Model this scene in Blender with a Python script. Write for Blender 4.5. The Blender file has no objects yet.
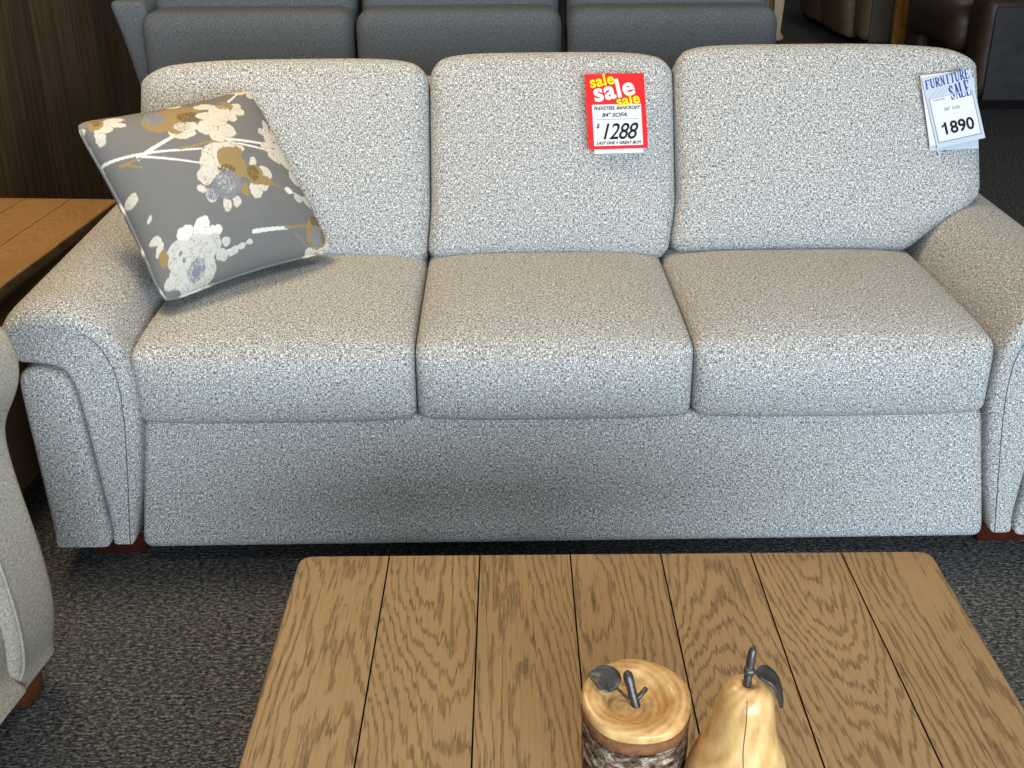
import bpy, bmesh, math, random
import numpy as np
from mathutils import Vector, Matrix, noise

random.seed(7)
D = bpy.data
COL = bpy.context.scene.collection
PI = math.pi

# ------------------------------------------------------------------ helpers
def tag(o, label=None, cat=None, group=None, kind=None):
    if label: o['label'] = label
    if cat: o['category'] = cat
    if group: o['group'] = group
    if kind: o['kind'] = kind
    return o

def empty(name, loc=(0, 0, 0), rz=0.0, label=None, cat=None, group=None):
    o = D.objects.new(name, None)
    o.empty_display_size = .1
    o.location = loc; o.rotation_euler = (0, 0, rz)
    COL.objects.link(o)
    return tag(o, label, cat, group)

def box_uv(me):
    uv = me.uv_layers.new(name='UVMap')
    co = np.empty(len(me.vertices)*3); me.vertices.foreach_get('co', co); co = co.reshape(-1, 3)
    out = np.zeros((len(me.loops), 2))
    for p in me.polygons:
        n = p.normal; a = max(range(3), key=lambda i: abs(n[i]))
        for li in p.loop_indices:
            c = co[me.loops[li].vertex_index]
            if a == 2: out[li] = (c[0], c[1])
            elif a == 1: out[li] = (c[0]+.37, c[2])
            else: out[li] = (c[1]+.71, c[2])
    uv.data.foreach_set('uv', out.ravel())

def obj(name, verts, faces, mat, parent=None, smooth=True, fix=True):
    me = D.meshes.new(name)
    me.from_pydata([tuple(v) for v in verts], [], faces)
    if fix:
        bm = bmesh.new(); bm.from_mesh(me)
        bmesh.ops.recalc_face_normals(bm, faces=bm.faces)
        bm.to_mesh(me); bm.free()
    me.update()
    if smooth: me.polygons.foreach_set('use_smooth', [True]*len(me.polygons))
    box_uv(me)
    if mat: me.materials.append(mat)
    o = D.objects.new(name, me); COL.objects.link(o)
    if parent: o.parent = parent
    return o

def merge(*vfs):
    V, F = [], []
    for v, f in vfs:
        k = len(V); V += [tuple(q) for q in v]; F += [tuple(i+k for i in q) for q in f]
    return V, F

def sharp(o, deg=35):
    """split normals at hard edges"""
    bm = bmesh.new(); bm.from_mesh(o.data)
    for e in bm.edges:
        if len(e.link_faces) == 2 and e.calc_face_angle(0) > math.radians(deg): e.smooth = False
    bm.to_mesh(o.data); bm.free()
    return o

def rbox(hx, hy, hz, r, n=(10, 10, 10), deform=None, loc=(0, 0, 0), nr=4):
    """rounded box from six grids, optionally deformed by a function of the local point"""
    def axis(h, m):
        a = [-h + r*(1-math.cos(i/nr*PI/2))*1.0 for i in range(nr)]
        mid = [(-h+r) + (2*h-2*r)*i/m for i in range(m+1)]
        return a + mid + [-q for q in reversed(a)]
    ax = [axis(hx, n[0]), axis(hy, n[1]), axis(hz, n[2])]
    H = (hx, hy, hz)
    key = {}; V = []; F = []
    def vert(p):
        k = tuple(round(c, 6) for c in p)
        if k in key: return key[k]
        c = [max(-h+r, min(h-r, q)) for q, h in zip(p, H)]
        d = Vector([q-w for q, w in zip(p, c)])
        if d.length > 1e-9: d = d.normalized()*r
        q = Vector(c)+d
        if deform: q = Vector(deform(q))
        V.append(q+Vector(loc)); key[k] = len(V)-1
        return key[k]
    for a in range(3):
        b, c = (a+1) % 3, (a+2) % 3
        for s in (-1, 1):
            for i in range(len(ax[b])-1):
                for j in range(len(ax[c])-1):
                    q = []
                    for di, dj in ((0, 0), (1, 0), (1, 1), (0, 1)):
                        p = [0, 0, 0]; p[a] = s*H[a]; p[b] = ax[b][i+di]; p[c] = ax[c][j+dj]
                        q.append(vert(p))
                    if s < 0: q.reverse()
                    if len(set(q)) == 4: F.append(tuple(q))
    return V, F

def box(x0, x1, y0, y1, z0, z1, r=.004):
    hx, hy, hz = (x1-x0)/2, (y1-y0)/2, (z1-z0)/2
    r = min(r, hx*.9, hy*.9, hz*.9)
    return rbox(hx, hy, hz, r, (1, 1, 1), None, ((x0+x1)/2, (y0+y1)/2, (z0+z1)/2), nr=2)

def spline(pts, n, closed=True):
    """Catmull-Rom resample"""
    P = [Vector(p) for p in pts]; m = len(P); out = []
    segs = m if closed else m-1
    for s in range(segs):
        if closed: a, b, c, d = P[(s-1) % m], P[s], P[(s+1) % m], P[(s+2) % m]
        else: a, b, c, d = P[max(s-1, 0)], P[s], P[s+1], P[min(s+2, m-1)]
        k = max(2, int(n/segs))
        for i in range(k):
            t = i/k
            out.append(.5*((2*b)+(c-a)*t+(2*a-5*b+4*c-d)*t*t+(3*b-a-3*c+d)*t**3))
    if not closed: out.append(P[-1])
    return out

def soft(pts, step=.006, it=14):
    """closed outline: spline, even resampling, then smoothing so that its corners take a radius"""
    P = spline(pts, len(pts)*12); L = [0]
    for i in range(len(P)): L.append(L[-1]+(P[(i+1) % len(P)]-P[i]).length)
    n = int(L[-1]/step); Q = []; j = 0
    for k in range(n):
        t = L[-1]*k/n
        while L[j+1] < t: j += 1
        f = (t-L[j])/max(1e-9, L[j+1]-L[j]); Q.append(P[j].lerp(P[(j+1) % len(P)], f))
    for _ in range(it): Q = [(Q[i-1]+2*Q[i]+Q[(i+1) % n])/4 for i in range(n)]
    return Q

def sweep(prof, t0, t1, r, put, nseg=8, nr=5, shape=None, keep=None):
    """closed 2D profile extruded from t0 to t1, both end edges rounded by r; put(t, a, b) -> xyz"""
    P = [Vector(p) for p in prof]; m = len(P)
    area = sum(P[i].x*P[(i+1) % m].y-P[(i+1) % m].x*P[i].y for i in range(m))
    if area < 0: P.reverse()
    N = []
    for i in range(m):
        t = P[(i+1) % m]-P[i-1]; N.append(Vector((-t.y, t.x)).normalized())
    rings = [(t0+r*(1-math.cos(k/nr*PI/2)), r*(1-math.sin(k/nr*PI/2))) for k in range(nr+1)]
    for i in range(1, nseg): rings.append((t0+r+(t1-t0-2*r)*i/nseg, 0))
    rings += [(t1-r*(1-math.cos(k/nr*PI/2)), r*(1-math.sin(k/nr*PI/2))) for k in range(nr, -1, -1)]
    V = []; F = []
    for t, ins in rings:
        for q, nn in zip(P, N):
            w = q+nn*(ins*keep(q) if keep else ins)
            if shape: w = shape(t, w)
            V.append(put(t, w[0], w[1]))
    R = len(rings)
    for k in range(R-1):
        for i in range(m):
            j = (i+1) % m
            F.append((k*m+i, k*m+j, (k+1)*m+j, (k+1)*m+i))
    F.append(tuple(range(m))); F.append(tuple((R-1)*m+i for i in reversed(range(m))))
    return V, F

def obj_ngon(name, vf, mat, parent=None, tri=True, deg=40):
    o = obj(name, vf[0], vf[1], mat, parent)
    bm = bmesh.new(); bm.from_mesh(o.data)
    bmesh.ops.triangulate(bm, faces=[f for f in bm.faces if len(f.verts) > 4])
    bm.to_mesh(o.data); bm.free()
    return sharp(o, deg)

def tube(pts, r, n=8, closed=False):
    P = [Vector(p) for p in pts]; V = []; F = []; m = len(P)
    rad = r if isinstance(r, (list, tuple)) else [r]*m
    prev = None
    for i, p in enumerate(P):
        if closed: t = P[(i+1) % m]-P[i-1]
        else: t = P[min(i+1, m-1)]-P[max(i-1, 0)]
        t.normalize()
        if prev is None:
            prev = t.orthogonal().normalized()
        prev = (prev-t*prev.dot(t)).normalized(); b = t.cross(prev)
        for k in range(n):
            a = 2*PI*k/n; V.append(p+(prev*math.cos(a)+b*math.sin(a))*rad[i])
    for i in range(m if closed else m-1):
        for k in range(n):
            i2 = (i+1) % m; F.append((i*n+k, i*n+(k+1) % n, i2*n+(k+1) % n, i2*n+k))
    if not closed:
        F.append(tuple(range(n))); F.append(tuple((m-1)*n+k for k in reversed(range(n))))
    return V, F

def lathe(prof, n=40, wob=None, loc=(0, 0, 0), caps=True):
    V = []; F = []; m = len(prof)
    for i, (r, z) in enumerate(prof):
        for k in range(n):
            a = 2*PI*k/n; rr = r*(wob(a, z) if wob else 1)
            V.append(Vector((rr*math.cos(a), rr*math.sin(a), z))+Vector(loc))
    for i in range(m-1):
        for k in range(n):
            F.append((i*n+k, i*n+(k+1) % n, (i+1)*n+(k+1) % n, (i+1)*n+k))
    if caps: F.append(tuple(reversed(range(n)))); F.append(tuple((m-1)*n+k for k in range(n)))
    return V, F

# ------------------------------------------------------------------ materials
def s2l(c):
    return tuple(((x/255)/12.92 if x/255 <= .04045 else ((x/255+.055)/1.055)**2.4) for x in c)+(1.0,)

class NT:
    def __init__(s, name, rough=.8, spec=.3):
        s.m = D.materials.new(name); s.m.use_nodes = True
        s.t = s.m.node_tree; s.b = s.t.nodes['Principled BSDF']
        s.b.inputs['Roughness'].default_value = rough
        s.b.inputs['Specular IOR Level'].default_value = spec
    def n(s, typ, **kw):
        x = s.t.nodes.new(typ)
        for k, v in kw.items():
            if k.startswith('i_'): x.inputs[k[2:].replace('_', ' ')].default_value = v
            else: setattr(x, k, v)
        return x
    def l(s, a, b): s.t.links.new(a, b)
    def math(s, op, a, b=None, c=None):
        x = s.n('ShaderNodeMath', operation=op)
        for i, q in enumerate((a, b, c)):
            if q is None: continue
            if isinstance(q, (int, float)): x.inputs[i].default_value = q
            else: s.l(q, x.inputs[i])
        return x.outputs[0]
    def noise(s, vec, scale=(1, 1, 1), detail=2, rough=.5, offset=(0, 0, 0), dist=0):
        mp = s.n('ShaderNodeMapping'); s.l(vec, mp.inputs['Vector'])
        mp.inputs['Scale'].default_value = scale; mp.inputs['Location'].default_value = offset
        x = s.n('ShaderNodeTexNoise'); s.l(mp.outputs[0], x.inputs['Vector'])
        x.inputs['Scale'].default_value = 1; x.inputs['Detail'].default_value = detail
        x.inputs['Roughness'].default_value = rough; x.inputs['Distortion'].default_value = dist
        return x.outputs['Fac']
    def ramp(s, fac, stops):
        x = s.n('ShaderNodeValToRGB'); s.l(fac, x.inputs[0]); e = x.color_ramp.elements
        while len(e) < len(stops): e.new(.5)
        for k, (p, c) in enumerate(stops):
            e[k].position = p; e[k].color = c if len(c) == 4 else tuple(c)+(1,)
        return x.outputs[0]
    def mix(s, fac, a, b, mode='MIX'):
        x = s.n('ShaderNodeMix', data_type='RGBA', blend_type=mode)
        for q, i in ((fac, 0), (a, 6), (b, 7)):
            if isinstance(q, (int, float)): x.inputs[i].default_value = q
            elif isinstance(q, tuple): x.inputs[i].default_value = q
            else: s.l(q, x.inputs[i])
        return x.outputs[2]
    def coord(s, which='UV'):
        return s.n('ShaderNodeTexCoord').outputs[which]
    def bump(s, h, strength=.5, dist=.002):
        x = s.n('ShaderNodeBump'); x.inputs['Strength'].default_value = strength
        x.inputs['Distance'].default_value = dist
        s.l(h, x.inputs['Height']); s.l(x.outputs[0], s.b.inputs['Normal'])
    def color(s, c):
        if isinstance(c, tuple): s.b.inputs['Base Color'].default_value = c
        else: s.l(c, s.b.inputs['Base Color'])

def fabric(name, dark, mid, light, fine=1.0, spread=.16, rough=.95, bump=.5):
    m = NT(name, rough, .15); uv = m.coord('UV')
    a = m.noise(uv, (105*fine, 330*fine, 1), 2, .6)
    b = m.noise(uv, (330*fine, 105*fine, 1), 2, .6, (3.3, 7.1, 0))
    sel = m.noise(uv, (60*fine, 60*fine, 1), 1, .5, (11, 5, 0))
    selr = m.ramp(sel, [(.44, (0, 0, 0)), (.56, (1, 1, 1))])
    v = m.mix(selr, a, b)
    c = m.noise(uv, (420*fine, 420*fine, 1), 1, .5, (1, 9, 0))
    v = m.math('ADD', m.math('MULTIPLY', v, .72), m.math('MULTIPLY', c, .28))
    m.color(m.ramp(v, [(.5-spread, dark), (.5, mid), (.5+spread, light)]))
    m.bump(v, bump, .003)
    return m.m

def plain(name, col, rough=.5, spec=.4, metal=0, grain=0, gscale=60, bump=0):
    m = NT(name, rough, spec); m.b.inputs['Metallic'].default_value = metal
    if grain:
        f = m.noise(m.coord('Object'), (gscale,)*3, 3, .6)
        k = 1-grain; g = 1+grain
        m.color(m.ramp(f, [(.3, tuple(min(1, x*k) for x in col[:3])), (.7, tuple(min(1, x*g) for x in col[:3]))]))
        if bump: m.bump(f, bump, .002)
    else: m.color(col)
    return m.m

def oak(name, base, line, groove=None, rough=.45, ringw=.0078, amt=.80):
    """flat-sawn oak: cathedral rings cut by the plank face, plus fine pore streaks; UV is plank-local (u across, v along)"""
    m = NT(name, rough, .35)
    uv = m.coord('UV')
    at = m.n('ShaderNodeUVMap', uv_map='Plank'); sp = m.n('ShaderNodeSeparateXYZ'); m.l(at.outputs[0], sp.inputs[0])
    pid = sp.outputs[0]
    su = m.n('ShaderNodeSeparateXYZ'); m.l(uv, su.inputs[0]); u, v = su.outputs[0], su.outputs[1]
    vv = m.math('ADD', v, m.math('MULTIPLY', pid, 3.17))
    cb = m.n('ShaderNodeCombineXYZ'); m.l(u, cb.inputs[0]); m.l(vv, cb.inputs[1]); m.l(pid, cb.inputs[2]); P = cb.outputs[0]
    n1 = m.noise(P, (1.6, .7, 5), 2, .45)                         # wander of the pith across the plank
    n2 = m.noise(P, (.8, .62, 9), 1, .5, (5, 2, 1))            # depth of the cut below the pith
    n3 = m.noise(P, (30, 6, 3), 4, .65, (1, 1, 4))               # raggedness
    x = m.math('ADD', u, m.math('MULTIPLY', m.math('SUBTRACT', n1, .5), .30))
    d = m.math('MULTIPLY', m.math('SUBTRACT', n2, .34), .46)
    r = m.math('SQRT', m.math('ADD', m.math('MULTIPLY', x, m.math('MULTIPLY', x, 1.0)), m.math('MULTIPLY', d, d)))
    r = m.math('ADD', r, m.math('MULTIPLY', m.math('SUBTRACT', n3, .5), .022))
    n4 = m.noise(P, (210, 7, 3), 2, .6, (4, 1, 2))
    r = m.math('ADD', r, m.math('MULTIPLY', m.math('SUBTRACT', n4, .5), .010))
    w = m.math('SINE', m.math('MULTIPLY', r, 2*PI/ringw))
    ring = m.ramp(m.math('ADD', m.math('MULTIPLY', w, .5), .5), [(.55, (0, 0, 0)), (.98, (1, 1, 1))])
    pores = m.noise(P, (620, 16, 1), 3, .7, (2, 2, 2))
    porr = m.ramp(pores, [(.42, (0, 0, 0)), (.64, (1, 1, 1))])
    k = m.math('MULTIPLY', ring, m.math('ADD', m.math('MULTIPLY', porr, .6), .42))
    streak = m.ramp(m.noise(P, (260, 7, 1), 2, .6, (8, 8, 2)), [(.5, (0, 0, 0)), (.75, (1, 1, 1))])
    k = m.math('ADD', k, m.math('MULTIPLY', streak, .34))
    k = m.math('MULTIPLY', k, amt)
    tone = m.noise(P, (9, 3, 1), 2, .5, (3, 1, 7))
    bc = m.mix(tone, tuple(x*.86 for x in base[:3])+(1,), tuple(min(1, x*1.14) for x in base[:3])+(1,))
    m.color(m.mix(k, bc, line))
    m.bump(m.math('MULTIPLY', k, -1), .25, .001)
    return m.m

M = {}
M['tweed'] = fabric('grey_tweed', s2l((52, 54, 57)), s2l((158, 159, 158)), s2l((246, 246, 243)), 1.6, .118)
M['tweed_seam'] = fabric('grey_tweed_seam', s2l((50, 52, 54)), s2l((96, 97, 97)), s2l((150, 150, 150)), 1.0, .17)
M['beige'] = fabric('beige_weave', s2l((112, 106, 94)), s2l((166, 159, 144)), s2l((208, 201, 186)), 1.25, .2)
M['slate'] = fabric('slate_fabric', s2l((58, 64, 70)), s2l((90, 97, 104)), s2l((124, 131, 138)), 1.3, .2, .95, .3)
M['oak'] = oak('oak_planks', s2l((160, 132, 93)), s2l((84, 64, 38)))
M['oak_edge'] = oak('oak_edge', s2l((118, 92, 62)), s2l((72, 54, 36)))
M['oak_dark'] = oak('oak_end', s2l((150, 114, 68)), s2l((96, 66, 36)), amt=.5)
M['oak_side'] = oak('oak_dark_side', s2l((96, 76, 52)), s2l((50, 38, 26)))
M['red_wood'] = plain('red_brown_wood', s2l((66, 26, 16)), .35, .5, 0, .25, 40)
M['bun'] = plain('bun_foot_wood', s2l((88, 48, 24)), .3, .5, 0, .3, 50)
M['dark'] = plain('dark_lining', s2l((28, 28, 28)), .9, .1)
M['crack'] = plain('wood_crack', s2l((96, 66, 40)), .8, .1)
M['iron'] = plain('dark_iron', s2l((74, 70, 68)), .36, .5, .45, .25, 120, .3)
M['white'] = plain('white_card', s2l((214, 217, 221)), .5, .3)
M['pale'] = plain('pale_blue_card', s2l((184, 196, 210)), .5, .3)
M['grey_ink'] = plain('grey_ink', s2l((120, 124, 130)), .6, .2)
M['red'] = plain('red_card', s2l((226, 30, 36)), .45, .3)
M['yellow'] = plain('yellow_ink', s2l((250, 224, 20)), .5, .3)
M['ink'] = plain('black_ink', s2l((18, 18, 20)), .6, .2)
M['blue'] = plain('blue_ink', s2l((44, 62, 140)), .6, .2)
M['taupe'] = plain('taupe_leather', s2l((120, 100, 74)), .5, .4, 0, .18, 22, .2)
M['taupe_grey'] = plain('taupe_grey_leather', s2l((98, 90, 78)), .5, .4, 0, .15, 22, .2)
M['brown'] = plain('brown_leather', s2l((62, 44, 32)), .48, .4, 0, .25, 20, .25)
M['charcoal'] = plain('charcoal_leather', s2l((56, 55, 58)), .6, .3, 0, .2, 20, .2)
M['pine'] = plain('pine_post', s2l((188, 140, 62)), .6, .3, 0, .2, 30)
M['cream'] = plain('cream_paint', s2l((222, 200, 160)), .5, .3, 0, .08, 20)
M['pink'] = plain('pinkish_wood', s2l((206, 172, 148)), .6, .3, 0, .15, 60)

def mat_carpet():
    m = NT('grey_carpet', .98, .05); P = m.coord('Object')
    a = m.noise(P, (75, 165, 1), 3, .65); b = m.noise(P, (150, 300, 1), 2, .6, (4, 4, 0)); c = m.noise(P, (1.3, 1.3, 1), 2, .5)
    v = m.math('ADD', m.math('MULTIPLY', a, .55), m.math('MULTIPLY', b, .45))
    col = m.ramp(v, [(.38, s2l((14, 14, 15))), (.5, s2l((72, 72, 72))), (.62, s2l((142, 142, 140)))])
    m.color(m.mix(m.math('MULTIPLY', c, .35), col, s2l((58, 60, 63))))
    m.bump(v, .9, .006)
    return m.m
M['carpet'] = mat_carpet()

def mat_wall():
    m = NT('walnut_boards', .6, .25); P = m.coord('Object')
    s = m.n('ShaderNodeSeparateXYZ'); m.l(P, s.inputs[0]); y, z = s.outputs[1], s.outputs[2]
    q = m.math('DIVIDE', y, .23); idx = m.math('FLOOR', q); fr = m.math('FRACT', q)
    cb = m.n('ShaderNodeCombineXYZ'); m.l(y, cb.inputs[0]); m.l(z, cb.inputs[1]); m.l(idx, cb.inputs[2])
    g = m.noise(cb.outputs[0], (46, 2.2, 3.7), 4, .65); t = m.noise(cb.outputs[0], (2.5, .5, 2.3), 1, .5, (1, 4, 0))
    c = m.ramp(m.math('ADD', m.math('MULTIPLY', g, .7), m.math('MULTIPLY', t, .3)),
               [(.30, s2l((64, 49, 36))), (.5, s2l((98, 78, 58))), (.70, s2l((126, 104, 80)))])
    gap = m.math('LESS_THAN', fr, .018)
    m.color(m.mix(gap, c, s2l((22, 16, 12))))
    m.bump(g, .3, .003)
    return m.m
M['walnut'] = mat_wall()

def mat_turned(name, a, b, c, scale=60):
    m = NT(name, .32, .45); P = m.coord('Object')
    n = m.noise(P, (5, 5, 9), 2, .5); 
    s = m.n('ShaderNodeSeparateXYZ'); m.l(P, s.inputs[0])
    x = m.math('ADD', s.outputs[0], .012)
    r = m.math('SQRT', m.math('ADD', m.math('MULTIPLY', x, x), m.math('MULTIPLY', s.outputs[1], s.outputs[1])))
    w = m.math('SINE', m.math('ADD', m.math('MULTIPLY', r, scale*2*PI), m.math('ADD', m.math('MULTIPLY', n, 9), m.math('MULTIPLY', s.outputs[2], 60))))
    f = m.noise(P, (60, 60, 25), 3, .6, (2, 2, 2))
    v = m.math('ADD', m.math('MULTIPLY', m.math('ADD', m.math('MULTIPLY', w, .5), .5), .16), m.math('MULTIPLY', f, .84))
    m.color(m.ramp(v, [(.22, c), (.5, b), (.75, a)]))
    return m.m
M['turned'] = mat_turned('turned_maple', s2l((226, 190, 134)), s2l((208, 167, 108)), s2l((172, 124, 72)), 130)
M['inner_bark'] = plain('inner_bark', s2l((124, 84, 54)), .8, .2, 0, .3, 90, .5)
def mat_bark():
    m = NT('rough_bark', .95, .1); P = m.coord('Object')
    a = m.noise(P, (60, 60, 110), 4, .7); b = m.noise(P, (26, 26, 40), 2, .5, (3, 1, 1))
    c1 = m.ramp(a, [(.36, s2l((50, 34, 26))), (.5, s2l((112, 90, 72))), (.64, s2l((196, 184, 168)))])
    red = m.ramp(b, [(.52, (0, 0, 0)), (.66, (1, 1, 1))])
    m.color(m.mix(red, c1, s2l((104, 60, 42))))
    m.bump(a, 1, .008)
    return m.m
M['bark'] = mat_bark()

# ------------------------------------------------------------------ the setting
def slab(name, x0, x1, y0, y1, z0, z1, mat):
    V = [(x, y, z) for z in (z0, z1) for y in (y0, y1) for x in (x0, x1)]
    F = [(0, 1, 3, 2), (4, 5, 7, 6), (0, 1, 5, 4), (2, 3, 7, 6), (0, 2, 6, 4), (1, 3, 7, 5)]
    o = obj(name, V, F, mat, None, False); o['kind'] = 'structure'
    return o
slab('floor', -4, 9, -4, 16, -.08, 0, M['carpet'])
slab('wall_left', -1.87, -1.75, 2.3, 16, 0, 3.0, M['walnut'])
slab('wall_back', -1.75, 9, 15.9, 16, 0, 3.0, plain('store_wall', s2l((120, 112, 100)), .9))

# ------------------------------------------------------------------ grey tweed sofa
CX = .105                                                # middle of the sofa
sofa = empty('sofa', (CX, 2.55, 0), .0105, 'long light grey tweed three-seat sofa with flared rolled arms behind the coffee table', 'sofa')
def S(name, vf, mat='tweed', parent=None, ngon=False, deg=40):
    """verts given in world space -> sofa local"""
    v = [(Vector(q)-Vector((CX, 2.55, 0))) for q in vf[0]]
    p = parent or sofa
    return obj_ngon(name, (v, vf[1]), M[mat], p, deg=deg) if ngon else obj(name, v, vf[1], M[mat], p)

def rail_def(q):
    k = 1+.05*(1-(q.z+.155)/.31)*.9
    return (q.x*k, q.y-.012*(1-(q.z/.155)), q.z)
S('front_rail', rbox(.868, .03, .151, .024, (60, 1, 10), rail_def, (CX, 2.145, .192)))
S('seat_deck', box(-.76, .965, 2.165, 2.98, .07, .335, .01), 'tweed')
S('back_frame', rbox(1.03, .045, .40, .03, (20, 1, 10), lambda q: (q.x, q.y+.09*(q.z+.4)/.8, q.z), (CX, 2.99, .455)))

def seat(x0, x1, sl=0):
    hx = (x1-x0)/2-.001
    def f(q):
        a, b, c = q.x/hx, q.y/.31, q.z/.085
        top = (c+1)/2
        z = q.z+top*(.030*(1-a**4)*(1-.9*b*b)) - (1-top)*.008*(1-a**4)
        if b < 0: z += -.012*top*b*b*0
        y = q.y-.022*(1-c*c)*(1-a**6)*max(0, -b)**2
        if b < 0: z -= .012*top*top*(-b)**6*(1+.0*a)
        if b < 0 and c > 0: y += .012*c**4*(-b)**6
        x = q.x
        return (x, y, z)
    vf = rbox(hx, .31, .085, .024, (28, 28, 6), f, ((x0+x1)/2, 2.408, .424), nr=5)
    return S('seat_cushion', vf)
seat(-.768, -.199); seat(-.199, .362); seat(.362, .968)

def backc(xa, xb, bend, dz=0):
    """bend: (left, right) widening of the part above the arms"""
    hx = (xb-xa)/2-.001
    tilt = math.radians(27)
    def f(q):
        a, b, c = q.x/hx, q.y/.10, q.z/.245
        front = (1-b)/2
        y = q.y-front*.040*(1-abs(a)**3)*(1-abs(c)**3)
        z = q.z+.012*(1-a**4)*max(0, c)**2-.018*max(0, c)**3*abs(a)**9
        x = q.x*(1-.012*max(0, c)**8)
        t = max(0., min(1., (c+1.02)/.62)); t = t*t*(3-2*t)
        if a > 0: x += bend[1]*t*a**3
        else: x += bend[0]*t*abs(a)**3
        cs, sn = math.cos(tilt), math.sin(tilt)
        return (x, y*cs+z*sn, -y*sn*1.0+z*cs)
    return S('back_cushion', rbox(hx, .10, .245, .036, (26, 6, 22), f, ((xa+xb)/2, 2.798, .692+dz), nr=6))
backc(-.765, -.200, (-.122, .010), -.012); backc(-.200, .380, (.010, .018), -.002); backc(.380, .968, (.016, .165), .012)

# arms: profile in (outward from inner face, z)
ARM = [(.0475, .066), (.046, .08), (.024, .18), (.002, .33), (.0, .43), (.012, .50), (.045, .558), (.095, .592), (.15, .602), (.205, .594), (.240, .570),
       (.252, .535), (.244, .503), (.218, .484), (.17, .478), (.139, .466), (.123, .435), (.115, .38), (.106, .25), (.098, .12), (.096, .08), (.0955, .066), (.092, .062), (.075, .062), (.052, .062)]
PAN = [(.0945, .066), (.095, .08), (.099, .12), (.107, .25), (.115, .37), (.122, .43), (.139, .461), (.172, .473), (.198, .474), (.216, .466), (.2235, .445), (.2235, .40), (.219, .25), (.2145, .10), (.213, .066), (.209, .062), (.185, .062), (.150, .062), (.12, .062), (.0985, .062)]
def flatfoot(q): return max(0, min(1, (q.y-.062)/.05))
for sgn, x0 in ((-1, -.76), (1, .967)):
    def put(t, a, b, sgn=sgn, x0=x0): return (x0+sgn*a, t, b)
    def shp(t, w):
        k = max(0, (t-2.1)/.95)
        fr_ = max(0, (2.15-t)/.065)
        return Vector((w.x, w.y+.016*k*max(0, (w.y-.3)/.3)-.022*fr_*fr_*max(0, min(1, (w.y-.47)/.12))))
    arm = S('arm', sweep(soft(ARM, .005, 4), 2.085, 3.06, .020, put, 40, 6, shp, flatfoot), 'tweed', None, True, 50)
    S('arm_panel', sweep(soft(PAN, .005, 8), 2.075, 3.05, .017, put, 6, 6, None, flatfoot), 'tweed', arm, True, 50)
    SE = [(.060, .06), (.044, .2), (.030, .34), (.028, .43), (.036, .48), (.056, .522), (.080, .545)]
    pts = [(x0+sgn*a, 2.0848, b) for a, b in [(p[0], p[1]) for p in spline(SE, 40, False)]]
    S('seam', tube(pts, .0012, 6), 'tweed_seam', arm)
for x, y in ((-.865, 2.183), (1.075, 2.183), (-.88, 2.96), (1.09, 2.96)):
    S('foot', rbox(.062, .045, .033, .006, (2, 2, 2), lambda q: (q.x*(1+.1*q.z/.024), q.y*(1+.1*q.z/.024), q.z), (x, y, .033)), 'red_wood')

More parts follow.
